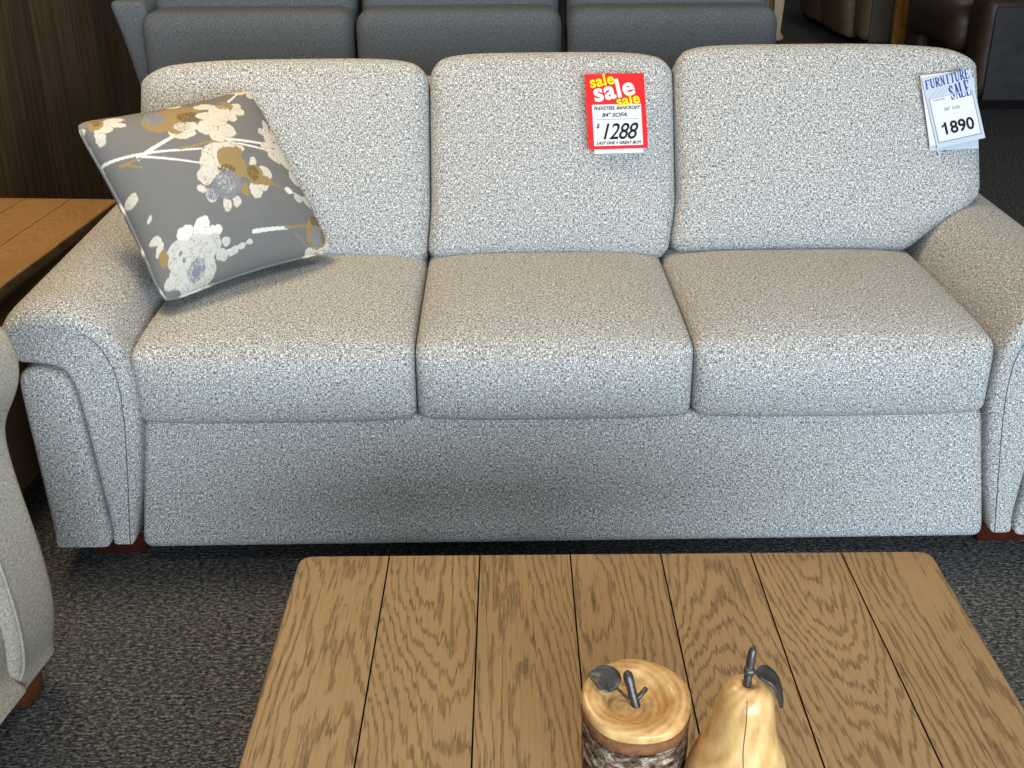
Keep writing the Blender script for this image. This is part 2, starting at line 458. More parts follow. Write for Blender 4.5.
# ------------------------------------------------------------------ coffee table and end table
def plank_top(name, w, d, t, nplank, mats, rc, parent, groove=.0022, gd=.008):
    """top of planks running along y with V grooves between them; origin at the centre of its upper face"""
    xs = []; pw = w/nplank
    for i in range(nplank):
        a = -w/2+i*pw
        if i: xs.append((a, -gd, i)); xs.append((a+groove*.5, 0, i))
        else: xs.append((a, 0, 0))
        for k in range(1, 7): xs.append((a+pw*k/7, 0, i))
        if i < nplank-1: xs.append((a+pw-groove*.5, 0, i))
    xs.append((w/2, 0, nplank-1))
    xs.sort(key=lambda q: q[0])
    def edge(x):   # half depth with rounded corners
        e = w/2-abs(x)
        if e < rc: return d/2-rc+math.sqrt(max(0, rc*rc-(rc-e)**2))
        return d/2
    # refine at the rounded corners
    extra = [(-w/2+rc*(1-math.cos(k/6*PI/2)), 0, 0) for k in range(1, 6)]+[(w/2-rc*(1-math.cos(k/6*PI/2)), 0, nplank-1) for k in range(1, 6)]
    xs = sorted(xs+extra, key=lambda q: q[0])
    ny = 20; V = []; F = []; C = []
    br = .006
    # rows: bottom edge ... over the top ... bottom edge
    for x, z, i in xs:
        h = edge(x)
        ex = min(1, (w/2-abs(x))/br); drop = -br*(1-math.sqrt(max(0, 1-(1-ex)**2))) if ex < 1 else 0
        row = [(-h+.0, -t), (-h, -br+min(0, drop))]
        row += [(-h+br*(1-math.cos(a)), -br+br*math.sin(a)) for a in (PI/6, PI/3)]
        row += [(-h+br+(2*h-2*br)*k/ny, 0) for k in range(ny+1)]
        row += [(h-br*(1-math.cos(a)), -br+br*math.sin(a)) for a in (PI/3, PI/6)]
        row += [(h, -br), (h, -t)]
        for y, zz in row: V.append((x, y, zz+(z if zz > -t else 0)+(drop if zz > -t else 0)))
        m = len(row)
    for k in range(len(xs)-1):
        for j in range(m-1): F.append((k*m+j, k*m+j+1, (k+1)*m+j+1, (k+1)*m+j))
        F.append((k*m, (k+1)*m, (k+1)*m+m-1, k*m+m-1))
    F.append(tuple(range(m))); F.append(tuple((len(xs)-1)*m+j for j in range(m)))
    o = obj(name, V, F, M[mats[0]], parent); sharp(o, 30); o.data.materials.append(M[mats[1]]); o.data.materials.append(M['dark'])
    uv = o.data.uv_layers['UVMap']; pl = o.data.uv_layers.new(name='Plank')
    rnd = random.Random(5); off = [rnd.uniform(-.03, .03) for _ in range(nplank)]
    for p in o.data.polygons:
        i = max(0, min(nplank-1, int((p.center.x+w/2)/pw)))
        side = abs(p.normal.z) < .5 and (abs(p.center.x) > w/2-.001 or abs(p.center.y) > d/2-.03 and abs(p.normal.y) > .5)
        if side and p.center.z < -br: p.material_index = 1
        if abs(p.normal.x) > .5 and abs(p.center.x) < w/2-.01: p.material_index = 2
        for li in p.loop_indices:
            c = o.data.vertices[o.data.loops[li].vertex_index].co
            uv.data[li].uv = (c.x-(-w/2+(i+.5)*pw)+off[i], c.y+c.z)
            pl.data[li].uv = (i+1.0, 0)
    return o
def plank_uv(o, k=9.0):
    pl = o.data.uv_layers.new(name='Plank')
    for l in pl.data: l.uv = (k, 0)
    # long axis of the piece becomes v
    uv = o.data.uv_layers['UVMap']; dx = o.dimensions
    return o

ct = empty('coffee_table', (.151, .835, 0), 0, 'oak coffee table with seven wide planks in the foreground', 'table')
TZ = .45
top = plank_top('tabletop', .936, 1.21, .036, 7, ('oak', 'oak_edge'), .022, ct); top.location = (0, 0, TZ)
for n_, b_ in (('apron', (-.40, .40, -.545, -.52, .33, .413)), ('apron', (-.40, .40, .52, .545, .33, .413)),
               ('apron', (-.425, -.40, -.52, .52, .33, .413)), ('apron', (.40, .425, -.52, .52, .33, .413))):
    plank_uv(obj(n_, *box(*b_), M['oak_edge'], ct))
for sx in (-1, 1):
    for sy in (-1, 1):
        plank_uv(obj('leg', *rbox(.038, .038, .2065, .006, (1, 1, 4), lambda q: (q.x*(.8+.2*(q.z+.2065)/.413), q.y*(.8+.2*(q.z+.2065)/.413), q.z), (sx*.395, sy*.52, .2065), 2), M['oak_edge'], ct))
plank_uv(obj('shelf', *box(-.38, .38, -.5, .5, .12, .145), M['oak'], ct))

et = empty('end_table', (-1.37, 2.56, 0), -.07, 'warm brown plank-topped end table beyond the left sofa arm', 'end table')
etop = plank_top('tabletop', .62, .82, .018, 5, ('oak_dark', 'oak_side'), .004, et, .002); etop.location = (0, 0, .57)
plank_uv(obj('edge_moulding', *merge(rbox(.308, .408, .008, .005, (1, 1, 1), None, (0, 0, .544), 2), rbox(.298, .398, .008, .005, (1, 1, 1), None, (0, 0, .529), 2)), M['oak_side'], et))
plank_uv(obj('body', *box(-.28, .28, -.38, .38, .08, .522, .006), M['oak_side'], et))
for sx in (-1, 1):
    for sy in (-1, 1):
        plank_uv(obj('leg', *box(sx*.265-.026, sx*.265+.026, sy*.365-.026, sy*.365+.026, 0, .522, .005), M['oak_side'], et))
dr = plank_uv(obj('drawer', *box(-.23, .23, -.396, -.378, .36, .50, .005), M['oak_side'], et))
obj('knob', *lathe([(.006, 0), (.006, .012), (.014, .02), (.012, .028), (.003, .031)], 16), M['iron'], dr).matrix_local = Matrix.Translation((0, -.396, .43)) @ Matrix.Rotation(PI/2, 4, 'X')

# ------------------------------------------------------------------ wooden apple and pear
ap = empty('wooden_apple', (.1285, .969, TZ), 0, 'bark-sided wooden apple ornament with dished top and iron leaf, left of the wooden pear', 'ornament')
def awob(a, z): return 1+.035*math.cos(a-.5)+.02*math.cos(2*a+1.2)+.012*math.sin(5*a)
apm = Matrix.Rotation(.09, 4, 'X') @ Matrix.Rotation(-.04, 4, 'Y')
AS = 1.12
def lean(vf, m, z0=0):
    # tilt only the upper part: shear by height so that the base stays flat
    out = []
    for q in vf[0]:
        k = max(0, min(1, (q.z-.02)/.08)); w = m @ Vector((q.x, q.y, 0))
        out.append(Vector((q.x*(1-k)+w.x*k, q.y*(1-k)+w.y*k, q.z*AS+w.z*k)))
    return out, vf[1]
prof = [(.044, 0), (.052, .004), (.056, .03), (.057, .07), (.0565, .094)]
AB = lean(lathe(prof, 64, lambda a, z: awob(a, z)*(1+.02*noise.noise(Vector((math.cos(a)*5, math.sin(a)*5, z*70))))), apm)
obj('bark', *AB, M['bark'], ap)
obj('inner_rim', *lean(lathe([(.050, .090), (.0572, .092), (.058, .099), (.0575, .105), (.050, .1055), (.050, .090)], 64, awob, caps=False), apm), M['inner_bark'], ap)
tp = [(.050, .1045), (.0565, .1045), (.0578, .1065), (.0577, .1115), (.0568, .1138), (.0545, .1150), (.048, .1156), (.0405, .1150), (.0365, .1132), (.033, .1088), (.0285, .1040), (.0225, .1010), (.014, .0992), (.006, .0988), (.001, .0988)]
obj('dished_top', *lean(lathe(tp, 64, awob), apm), M['turned'], ap)
st = obj('stem', *tube(spline([(.003, -.002, .108), (.002, -.001, .114), (-.004, .010, .135), (-.008, .017, .150)], 14, False), [.0054]*4+[.0050]*5+[.0056, .0056, .0046, .0016], 12), M['iron'], ap)
obj('twig', *tube([(.000, .001, .121), (.006, .005, .126), (.012, .009, .131), (.0135, .010, .132)], [.003, .0027, .003, .0018], 10), M['iron'], st)
def leaf_mesh(pts, up, w, t=.0016):
    """leaf blade: centre line points with half widths"""
    C_ = spline(pts, 24, False); V = []; F = []; n = len(C_); up = Vector(up)
    for i, p in enumerate(C_):
        tt = i/(n-1); tg = (C_[min(i+1, n-1)]-C_[max(i-1, 0)]).normalized(); s = tg.cross(up).normalized(); nn = s.cross(tg)
        hw = w*(math.sin(PI*min(1, tt*1.0)**.72)**.75 if 0 < tt < 1 else .06)
        for k in range(9):
            f = k/4-1; V.append(p+s*hw*f+nn*(-.25*hw*(1-f*f))+nn*t)
        for k in range(9):
            f = 1-k/4; V.append(p+s*hw*f*.98+nn*(-.25*hw*(1-f*f))-nn*t)
    m = 18
    for i in range(n-1):
        for k in range(m): F.append((i*m+k, i*m+(k+1) % m, (i+1)*m+(k+1) % m, (i+1)*m+k))
    F.append(tuple(range(m))); F.append(tuple((n-1)*m+k for k in reversed(range(m))))
    return V, F
lf = obj('leaf', *leaf_mesh([(-.018, .011, .131), (-.027, .016, .138), (-.037, .020, .141), (-.048, .024, .140)], (.25, -.45, .85), .0155), M['iron'], ap)
obj('leaf_stalk', *tube([(.001, -.001, .117), (-.007, .004, .123), (-.018, .011, .131)], .0016, 8), M['iron'], lf)

pe = empty('wooden_pear', (.2305, .913, TZ), 0, 'turned pale wood pear ornament with upright iron stem, right of the apple', 'ornament')
pp = [(.030, 0), (.042, .003), (.053, .014), (.0605, .032), (.0625, .05), (.060, .068), (.0525, .088), (.0445, .104), (.039, .118), (.036, .132), (.033, .146), (.029, .156), (.022, .164), (.013, .1675), (.006, .166), (.001, .165)]
pv, pf = lathe([(p[0], p[1]) for p in spline([(a, b) for a, b in pp], 60, False)], 56, lambda a, z: 1+.012*math.cos(2*a+z*20))
PS = 1.145
pv = [Vector((q.x*.87+.003*max(0, q.z-.06)/.1, q.y*.87, q.z*PS)) for q in pv]
obj('body', pv, pf, M['turned'], pe)
def pr(z):
    Q = spline([(a, b) for a, b in pp], 200, False)
    return min(Q, key=lambda p: abs(p[1]-z)+(0 if p[0] > .006 else 9))[0]
crk = []
for i in range(22):
    z = .163-.12*i/21; a = -PI/2-.22+.02*math.sin(i*.6)+.20*i/21; r_ = .87*pr(z)*(1+.012*math.cos(2*a+z*20))+.0001
    crk.append((r_*math.cos(a)+.003*max(0, z-.06)/.1, r_*math.sin(a), z*PS))
obj('crack', *tube(crk, .00045, 6), M['crack'], pe)
ps = obj('stem', *tube(spline([(.001, 0, .180), (.002, .0, .193), (.0035, .003, .207), (.0065, .008, .232)], 14, False), [.0052, .0050, .0048, .0046, .0044, .0043, .0043, .0043, .0044, .0045, .0045, .0038, .0014], 12), M['iron'], pe)
obj('stem_knuckle', *rbox(.0055, .0055, .004, .0035, (1, 1, 1), None, (.0035, .002, .206), 3), M['iron'], ps)
lf2 = obj('leaf', *leaf_mesh([(.011, .003, .203), (.023, .004, .199), (.033, .003, .187), (.038, .002, .170), (.039, .0, .160)], (.9, -.25, .45), .0105), M['iron'], pe)
obj('leaf_stalk', *tube([(.003, .002, .205), (.011, .003, .203)], .002, 8), M['iron'], lf2)

# ------------------------------------------------------------------ floral throw pillow
def paint(px, py):
    """colour of the printed cloth at points given in the drawing's own grid (902 x 768)"""
    rs = np.random.RandomState(3)
    n = len(px)
    col = np.tile(np.array(s2l((118, 117, 115))[:3]), (n, 1))
    weave = 1+.10*(rs.rand(n)-.5)
    jx = px+1.8*np.sin(py*.11+px*.05)+.8*np.sin(py*.31+1); jy = py+1.8*np.sin(px*.10-py*.04)+.8*np.sin(px*.29+2)
    K = dict(c=(210, 203, 188), w=(224, 221, 214), g=(152, 130, 88), d=(112, 94, 56), s=(128, 132, 140), k=(200, 196, 186))
    K['o'] = (164, 157, 143)
    def put(mask, k, speck=0.):
        c = np.array(s2l(K[k])[:3])
        if speck: mask = mask & (rs.rand(n) > speck)
        col[mask] = c
    def el(cx, cy, a, b, rot=0, k='c', speck=0.):
        r = math.radians(rot); dx, dy = jx-cx, jy-cy
        u = dx*math.cos(r)+dy*math.sin(r); v = -dx*math.sin(r)+dy*math.cos(r)
        e = (u/a)**2+(v/b)**2
        put(e < 1, k, speck)
        if k in 'cwk' and min(a, b) > 13:
            put((e < 1) & (e > 1-3.2/min(a, b)) & (u+v > -a*.2), 'o')
            th = np.arctan2(v, u); put((e < .5) & (np.sin(th*9+a) > .93) & (e > .06), 'o', .3)
    def ln(x0, y0, x1, y1, w, k='w'):
        dx, dy = x1-x0, y1-y0; L2 = dx*dx+dy*dy
        t = np.clip(((px-x0)*dx+(py-y0)*dy)/L2, 0, 1)
        put(np.hypot(px-x0-t*dx, py-y0-t*dy) < w/2*(1-.3*t), k)
    # branches
    ln(105, 322, 400, 315, 10); ln(200, 332, 335, 250, 15); ln(215, 330, 405, 370, 8); ln(330, 312, 485, 278, 9, 'g')
    ln(485, 280, 625, 284, 11); ln(530, 294, 625, 305, 8); ln(150, 346, 205, 332, 12, 'g'); ln(165, 345, 210, 365, 7, 'g')
    ln(620, 425, 690, 437, 6, 'g'); ln(690, 438, 800, 452, 5, 'w'); ln(575, 585, 690, 563, 13); ln(685, 562, 780, 538, 9, 'g'); ln(720, 572, 772, 602, 5, 'g')
    ln(528, 112, 585, 58, 9); ln(460, 650, 575, 612, 5)
    # top-left corner flower
    for a in ((40, 200, 16, 22), (98, 235, 15, 34, -15), (140, 172, 40, 15, -8), (150, 195, 28, 12, 20), (112, 205, 24, 20)): el(*a)
    el(62, 163, 24, 16, 0, 's', .2); el(88, 180, 26, 26, 0, 'g'); el(90, 175, 14, 18, 0, 'd', .3)
    # upper flower
    for a in ((345, 250, 46, 24), (360, 225, 40, 26), (345, 116, 24, 9), (300, 150, 20, 14)): el(*a)
    el(330, 160, 56, 30, 8, 'g'); el(268, 222, 42, 20, 12, 'g'); el(325, 210, 40, 44, 0, 'g'); el(385, 148, 32, 20, 20, 'g'); el(240, 200, 16, 24, 0, 'g')
    el(268, 176, 36, 34, 0, 's', .25); el(375, 182, 40, 24, 0, 'd', .2); el(345, 225, 26, 18, 0, 'k', .3)
    # cream blossoms top right of centre
    for a in ((440, 135, 40, 16), (440, 182, 40, 20), (485, 165, 38, 34), (552, 160, 28, 18), (525, 186, 18, 22), (495, 190, 16, 18), (550, 135, 20, 14)): el(*a)
    el(508, 132, 30, 18, 0, 'g', .15)
    for a in ((430, 232, 34, 32), (496, 245, 32, 30), (462, 268, 28, 26), (465, 210, 34, 18)): el(*a)
    # central flower
    for a in ((500, 312, 50, 24), (440, 335, 42, 40), (415, 370, 26, 30), (408, 410, 28, 34), (440, 390, 46, 36), (480, 330, 44, 34), (395, 456, 20, 12, 20), (428, 475, 22, 24), (480, 508, 15, 24), (513, 497, 14, 18, -20)): el(*a, **dict(speck=.1))
    el(492, 348, 44, 38, 0, 'g'); el(522, 385, 26, 34, 20, 'g'); el(520, 330, 20, 20, 0, 'g'); el(542, 455, 12, 22, 0, 'g'); el(550, 400, 40, 18, 15, 'g')
    el(480, 390, 30, 15, 0, 'd', .25)
    el(480, 442, 50, 48, 0, 's', .2); el(430, 470, 24, 20, 0, 's', .3); el(480, 440, 30, 28, 0, 'k', .8)
    # gold flower right of it
    for a in ((575, 365, 14, 24), (618, 395, 28, 22, 25), (580, 458, 22, 30, -15), (600, 440, 26, 18)): el(*a)
    el(578, 405, 30, 36, 0, 'g'); el(612, 422, 32, 16, 10, 'g'); el(572, 400, 20, 28, 0, 'd', .3)
    # tall flower at the right edge
    for a in ((656, 215, 16, 32), (690, 225, 16, 34, 10), (635, 236, 20, 16), (672, 262, 38, 28), (640, 295, 24, 18), (712, 290, 22, 26), (680, 320, 42, 26), (705, 305, 30, 42), (722, 335, 26, 24), (745, 382, 26, 28)): el(*a, **dict(speck=.06))
    el(680, 265, 5, 5, 0, 'd'); el(700, 245, 4, 4, 0, 's')
    el(705, 440, 14, 12, 0, 'w'); el(740, 456, 20, 14, 10, 'k', .1); el(785, 450, 24, 22, 0, 'k', .15); el(812, 472, 10, 18, 0, 'k', .1)
    # lower right flower
    el(845, 575, 22, 38, 0, 'c'); el(828, 530, 18, 18, 0, 'c'); el(800, 606, 34, 13, -10, 'c')
    el(802, 555, 42, 46, 0, 'g', .1); el(800, 520, 18, 26, 0, 'd', .2); el(806, 560, 27, 32, 0, 's', .2); el(830, 560, 10, 30, 0, 'd', .4)
    # big pale flower lower left
    for a in ((398, 575, 28, 36), (345, 585, 28, 24), (452, 583, 14, 17), (430, 590, 10, 20, 15)): el(*a, **dict(k='w'))
    for a in ((440, 622, 28, 30), (330, 640, 36, 40), (392, 640, 64, 50), (440, 690, 26, 34), (350, 695, 40, 38), (400, 725, 48, 28), (318, 715, 20, 22)): el(*a, **dict(k='k', speck=.08))
    el(398, 685, 30, 30, 0, 's', .35); el(400, 690, 14, 12, 0, 's')
    el(335, 640, 6, 8, 0, 's'); el(352, 660, 5, 7, 0, 's')
    for a in ((482, 614, 14, 13), (478, 650, 22, 17), (515, 640, 17, 11, -20), (540, 625, 14, 9, -20), (566, 614, 12, 7)): el(*a, **dict(k='k', speck=.05))
    # corners and edges
    for a in ((600, 50, 42, 12, 10), (650, 90, 11, 32, -20), (622, 76, 13, 15), (585, 60, 20, 12)): el(*a)
    el(185, 455, 15, 20); el(260, 590, 16, 15); el(272, 615, 10, 22); el(287, 642, 13, 26, -10, 'g'); el(236, 525, 6, 12)
    return col*weave[:, None]

PW, PH = .440, .430
pil = empty('throw_pillow', (0, 0, 0), 0, 'square grey throw pillow with cream and gold blossom print in the left sofa corner', 'pillow')
Rp = Matrix.Rotation(.769, 4, 'Z') @ Matrix.Rotation(-.665, 4, 'X') @ Matrix.Rotation(-.029, 4, 'Y')
pil.matrix_world = Matrix.Translation((-.660, 2.468, .722)) @ Rp
# grid (u right, v up) ; homography from unit square to the drawing's quad
src = np.array([(0, 1), (1, 1), (1, 0), (0, 0)], float); dst = np.array([(30, 160), (640, 35), (868, 588), (308, 760)], float)
A_, b_ = [], []
for (x, y), (X, Y) in zip(src, dst):
    A_.append([x, y, 1, 0, 0, 0, -X*x, -X*y]); b_.append(X)
    A_.append([0, 0, 0, x, y, 1, -Y*x, -Y*y]); b_.append(Y)
Hm = np.append(np.linalg.solve(np.array(A_), np.array(b_)), 1).reshape(3, 3)
def pillow_pt(u, v, side):
    """u,v in -1..1"""
    ck = 1-.055*(abs(u)*abs(v))**7
    x = u*PW/2*(1-.07*(1-v*v))*ck; z = v*PH/2*(1-.07*(1-u*u))*ck
    e = max(0, (1-abs(u)**2.2))*max(0, (1-abs(v)**2.2))
    t = .102*e**.5
    wr = .005*noise.noise(Vector((u*2.2, v*2.2, side*3)))*e
    return (x, -side*(t+wr), z)
def pillow_face(name, side, n, parent):
    g = [math.sin((i/n-.5)*PI)*.35+(2*i/n-1)*.65 for i in range(n+1)]
    V = [pillow_pt(u, v, side) for v in g for u in g]
    F = [(j*(n+1)+i, j*(n+1)+i+1, (j+1)*(n+1)+i+1, (j+1)*(n+1)+i) for j in range(n) for i in range(n)]
    if side < 0: F = [tuple(reversed(f)) for f in F]
    o = obj(name, V, F, None, parent, fix=False)
    U = np.array([((u+1)/2, (v+1)/2) for v in g for u in g])
    q = np.c_[U, np.ones(len(U))] @ Hm.T
    c = paint(q[:, 0]/q[:, 2], q[:, 1]/q[:, 2])
    if side < 0: c = paint(q[:, 0]/q[:, 2]+37, 790-q[:, 1]/q[:, 2])
    at = o.data.color_attributes.new('print', 'FLOAT_COLOR', 'POINT')
    at.data.foreach_set('color', np.c_[c, np.ones(len(c))].ravel())
    return o
mp_ = NT('printed_cloth', .85, .15); ca = mp_.n('ShaderNodeVertexColor', layer_name='print'); mp_.color(ca.outputs[0])
wv = mp_.noise(mp_.coord('UV'), (500, 500, 1), 2, .6); mp_.bump(wv, .25, .001)
fr = pillow_face('cover_front', 1, 280, pil); fr.data.materials.append(mp_.m)
bk = pillow_face('cover_back', -1, 70, pil); bk.data.materials.append(mp_.m)
ring = []
for k in range(160):
    s = k/40; e = int(s) % 4; f = (s-int(s))*2-1
    u, v = ((f, -1), (1, f), (-f, 1), (-1, -f))[e]
    ring.append(Vector(pillow_pt(u, v, 1))*1.0)
pv_, pf_ = tube(ring, .0042, 8, True)
pi_ = obj('piping', pv_, pf_, mp_.m, pil)
cc = np.array([v.co[:] for v in pi_.data.vertices]); q = np.c_[(cc[:, 0]/PW+.5), (cc[:, 2]/PH+.5), np.ones(len(cc))] @ Hm.T
c_ = paint(q[:, 0]/q[:, 2], q[:, 1]/q[:, 2])
pi_.data.color_attributes.new('print', 'FLOAT_COLOR', 'POINT').data.foreach_set('color', np.c_[c_, np.ones(len(c_))].ravel())

# ------------------------------------------------------------------ price signs
def text(name, body, size, x, y, mat, parent, lift=.0014, rot=0, shear=0, bold=0, sx=1, align='CENTER', space=1):
    cu = D.curves.new('t', 'FONT'); cu.body = body; cu.size = size; cu.shear = shear; cu.offset = bold; cu.space_character = space
    cu.align_x = align; cu.align_y = 'CENTER'; cu.extrude = .0001; cu.resolution_u = 4
    t = D.objects.new('t', cu); COL.objects.link(t)
    me = D.meshes.new_from_object(t.evaluated_get(bpy.context.evaluated_depsgraph_get()))
    D.objects.remove(t); D.curves.remove(cu)
    me.transform(Matrix.Translation((x, y, lift)) @ Matrix.Rotation(rot, 4, 'Z') @ Matrix.Scale(sx, 4, (1, 0, 0)))
    me.name = name; me.materials.clear(); me.materials.append(M[mat])
    o = D.objects.new(name, me); COL.objects.link(o); o.parent = parent
    return o
def card(name, x0, x1, y0, y1, z0, z1, mat, parent=None):
    V = [(x, y, z) for z in (z0, z1) for y in (y0, y1) for x in (x0, x1)]
    return obj(name, V, [(0, 1, 3, 2), (4, 5, 7, 6), (0, 1, 5, 4), (2, 3, 7, 6), (0, 2, 6, 4), (1, 3, 7, 5)], M[mat], parent, False)
def frame_m(o, n, roll):
    """object's +z faces along n, its y close to world up, rolled about n"""
    n = Vector(n).normalized(); x = Vector((0, 0, 1)).cross(n).normalized(); y = n.cross(x)
    m = Matrix((x, y, n)).transposed().to_4x4()
    return Matrix.Translation(o) @ m @ Matrix.Rotation(roll, 4, 'Z')

sg = empty('sale_sign', (0, 0, 0), 0, 'red sale sign with yellow and white lettering hanging on the middle back cushion', 'sign')
sg.matrix_world = frame_m((.2485, 2.7005, .8395), (0.10, -.885, .45), -.005) @ Matrix.Scale(.95, 4)
W, Hh = .148, .186
card('red_card', -W/2, W/2, -Hh/2, Hh/2, 0, .0008, 'red', sg)
tag(card('backing_strip', -W/2+.014, W/2-.012, -Hh/2-.011, -Hh/2+.03, -.0012, -.0003, 'white', sg), 'white strip showing under the red card')
card('white_panel', -W/2+.014, W/2-.012, -Hh/2+.008, .017, .0008, .0011, 'white', sg)
text('sale_lettering', 'sale', .039, -.032, .0755, 'yellow', sg, .0014, .16, 0, .0010, 1, space=1.05)
text('sale_lettering', 'sale', .064, -.004, .052, 'white', sg, .0016, .17, 0, .0018, 1.02, space=1.06)
text('sale_lettering', 'sale', .037, .030, .0265, 'yellow', sg, .0018, .16, 0, .0010, 1, space=1.05)
text('handwriting', 'FLEXSTEEL BANCROFT', .0112, .001, .0075, 'ink', sg, .0014, 0, .3, .0003, 1.0)
text('handwriting', '84" SOFA', .0135, -.006, -.0095, 'ink', sg, .0014, 0, .3, .0003, 1.15)
card('ruled_line', -W/2+.022, W/2-.018, -.0205, -.0195, .0011, .0013, 'grey_ink', sg)
text('price', '1288', .056, .000, -.052, 'ink', sg, .0014, 0, .35, .0005, .86, space=.92)
text('price_mark', '$', .015, -.049, -.036, 'ink', sg, .0014, 0, .3, .0003)
text('price_mark', '"', .016, .046, -.036, 'ink', sg, .0014, 0, .3, .0)
text('handwriting', 'LAST ONE + GREAT BUY!', .0098, .001, -.0785, 'ink', sg, .0014, 0, .3, .0003, 1.0)

SER = {  # strokes on a 0..1 box: (points, width weight)
 'F': ([[(.2, 0), (.2, 1)]], [[(.2, 1), (.85, 1)], [(.2, .52), (.65, .52)], [(.05, 0), (.4, 0)], [(.05, 1), (.2, 1)], [(.85, 1), (.85, .8)]]),
 'U': ([[(.18, 1), (.18, .25), (.32, .03), (.5, 0)]], [[(.5, 0), (.7, .06), (.8, .28), (.8, 1)], [(0, 1), (.36, 1)], [(.64, 1), (.96, 1)]]),
 'R': ([[(.2, 0), (.2, 1)], [(.7, .9), (.76, .76), (.68, .58)], [(.45, .5), (.85, 0)]], [[(.2, 1), (.55, 1), (.7, .9)], [(.68, .58), (.5, .5), (.2, .5)], [(.05, 0), (.38, 0)], [(.05, 1), (.2, 1)], [(.8, 0), (1, 0)]]),
 'N': ([[(.2, 1), (.8, 0)]], [[(.2, 0), (.2, 1)], [(.8, 0), (.8, 1)], [(.02, 1), (.25, 1)], [(.05, 0), (.35, 0)], [(.65, 1), (.95, 1)]]),
 'I': ([[(.5, 0), (.5, 1)]], [[(.3, 0), (.7, 0)], [(.3, 1), (.7, 1)]]),
 'T': ([[(.5, 0), (.5, 1)]], [[(.05, 1), (.95, 1)], [(.05, 1), (.05, .8)], [(.95, 1), (.95, .8)], [(.32, 0), (.68, 0)]]),
 'E': ([[(.2, 0), (.2, 1)]], [[(.05, 1), (.85, 1)], [(.2, .52), (.65, .52)], [(.05, 0), (.88, 0)], [(.85, 1), (.85, .8)], [(.88, 0), (.88, .22)]]),
 'S': ([[(.22, .82), (.22, .66), (.5, .52), (.76, .36), (.78, .2)]], [[(.78, .82), (.62, .98), (.4, 1), (.22, .82)], [(.78, .2), (.62, .02), (.4, 0), (.2, .16)], [(.78, .98), (.78, .75)], [(.2, .28), (.2, 0)]]),
 'A': ([[(.5, 1), (.85, 0)]], [[(.5, 1), (.15, 0)], [(.25, .34), (.72, .34)], [(.02, 0), (.3, 0)], [(.68, 0), (1, 0)]]),
 'L': ([[(.2, 0), (.2, 1)]], [[(.05, 1), (.38, 1)], [(.05, 0), (.85, 0)], [(.85, 0), (.85, .25)]])}
def serif(name, word, x0, y0, w, h, thick, mat, parent, lift, slope=0.0, skew=0.0, grow=0.0):
    V, F = [], []
    for i, ch in enumerate(word):
        for lst, tw in ((SER[ch][0], thick), (SER[ch][1], thick*.5)):
            for st_ in lst:
                for a, b in zip(st_[:-1], st_[1:]):
                    hh = h*(1+grow*i)
                    A = Vector((x0+(i+a[0]*.92)*w+skew*a[1]*hh, y0+a[1]*hh+slope*(i+a[0])*w)); B = Vector((x0+(i+b[0]*.92)*w+skew*b[1]*hh, y0+b[1]*hh+slope*(i+b[0])*w))
                    d = (B-A).normalized(); nrm = Vector((-d.y, d.x))*tw/2; d = d*tw*.2
                    k = len(V)
                    for q in (A-d-nrm, B+d-nrm, B+d+nrm, A-d+nrm): V.append((q.x, q.y, lift))
                    F.append((k, k+1, k+2, k+3))
    o = obj(name, V, F, M[mat], parent, False, False)
    return o
fs = empty('price_tag', (0, 0, 0), 0, 'white and blue furniture sale price tag hanging on the right back cushion', 'price tag')
fs.matrix_world = frame_m((1.046, 2.728, .834), (0.10, -.90, .42), .175) @ Matrix.Scale(.95, 4)
W2, H2 = .128, .176
card('card', -W2/2, W2/2, -H2/2, H2/2, 0, .0008, 'pale', fs)
b2 = card('back_card', -W2/2, W2/2, -H2/2, H2/2, -.004, -.0032, 'white', fs); b2.location = (-.008, .004, 0); b2.rotation_euler = (0, 0, -.09)
b3 = card('back_card', -W2/2, W2/2, -H2/2, H2/2, -.007, -.0062, 'pale', fs); b3.location = (-.004, -.012, 0); b3.rotation_euler = (0, 0, -.16)
card('panel_border', -W2/2+.006, W2/2-.007, -H2/2+.012, .036, .0008, .001, 'grey_ink', fs)
card('white_panel', -W2/2+.008, W2/2-.009, -H2/2+.014, .034, .001, .0012, 'white', fs)
serif('headline', 'FURNITURE', -W2/2+.005, .060, .0132, .021, .0034, 'blue', fs, .0013, .05, .05, .012)
serif('headline', 'SALE', -.002, .022, .0142, .034, .0044, 'blue', fs, .0014, .04, -.04, .03)
card('panel_border', -W2/2+.006, W2/2-.007, .0345, .0365, .0015, .0017, 'pale', fs)
for k in range(3):
    x_ = -.058+.016*k
    V = [(x_, .037, .0011), (x_+.001, .037, .0011), (x_+.032, .056, .0011), (x_+.031, .056, .0011)]
    obj('hatching', V, [(0, 1, 2, 3)], M['grey_ink'], fs, False, False)
text('small_print', 'FLEXSTEEL', .0066, -.032, .0285, 'grey_ink', fs, .0015)
text('small_print', '86" Sofa', .0125, -.004, .002, 'grey_ink', fs, .0015)
text('price', '1890', .042, .001, -.046, 'ink', fs, .0015, 0, 0, .0009, 1.02)
obj('price', [(-.0425, -.0375, .0015), (-.0405, -.0415, .0015), (-.0335, -.0375, .0015), (-.0335, -.0325, .0015)], [(0, 1, 2, 3)], M['ink'], fs, False, False)

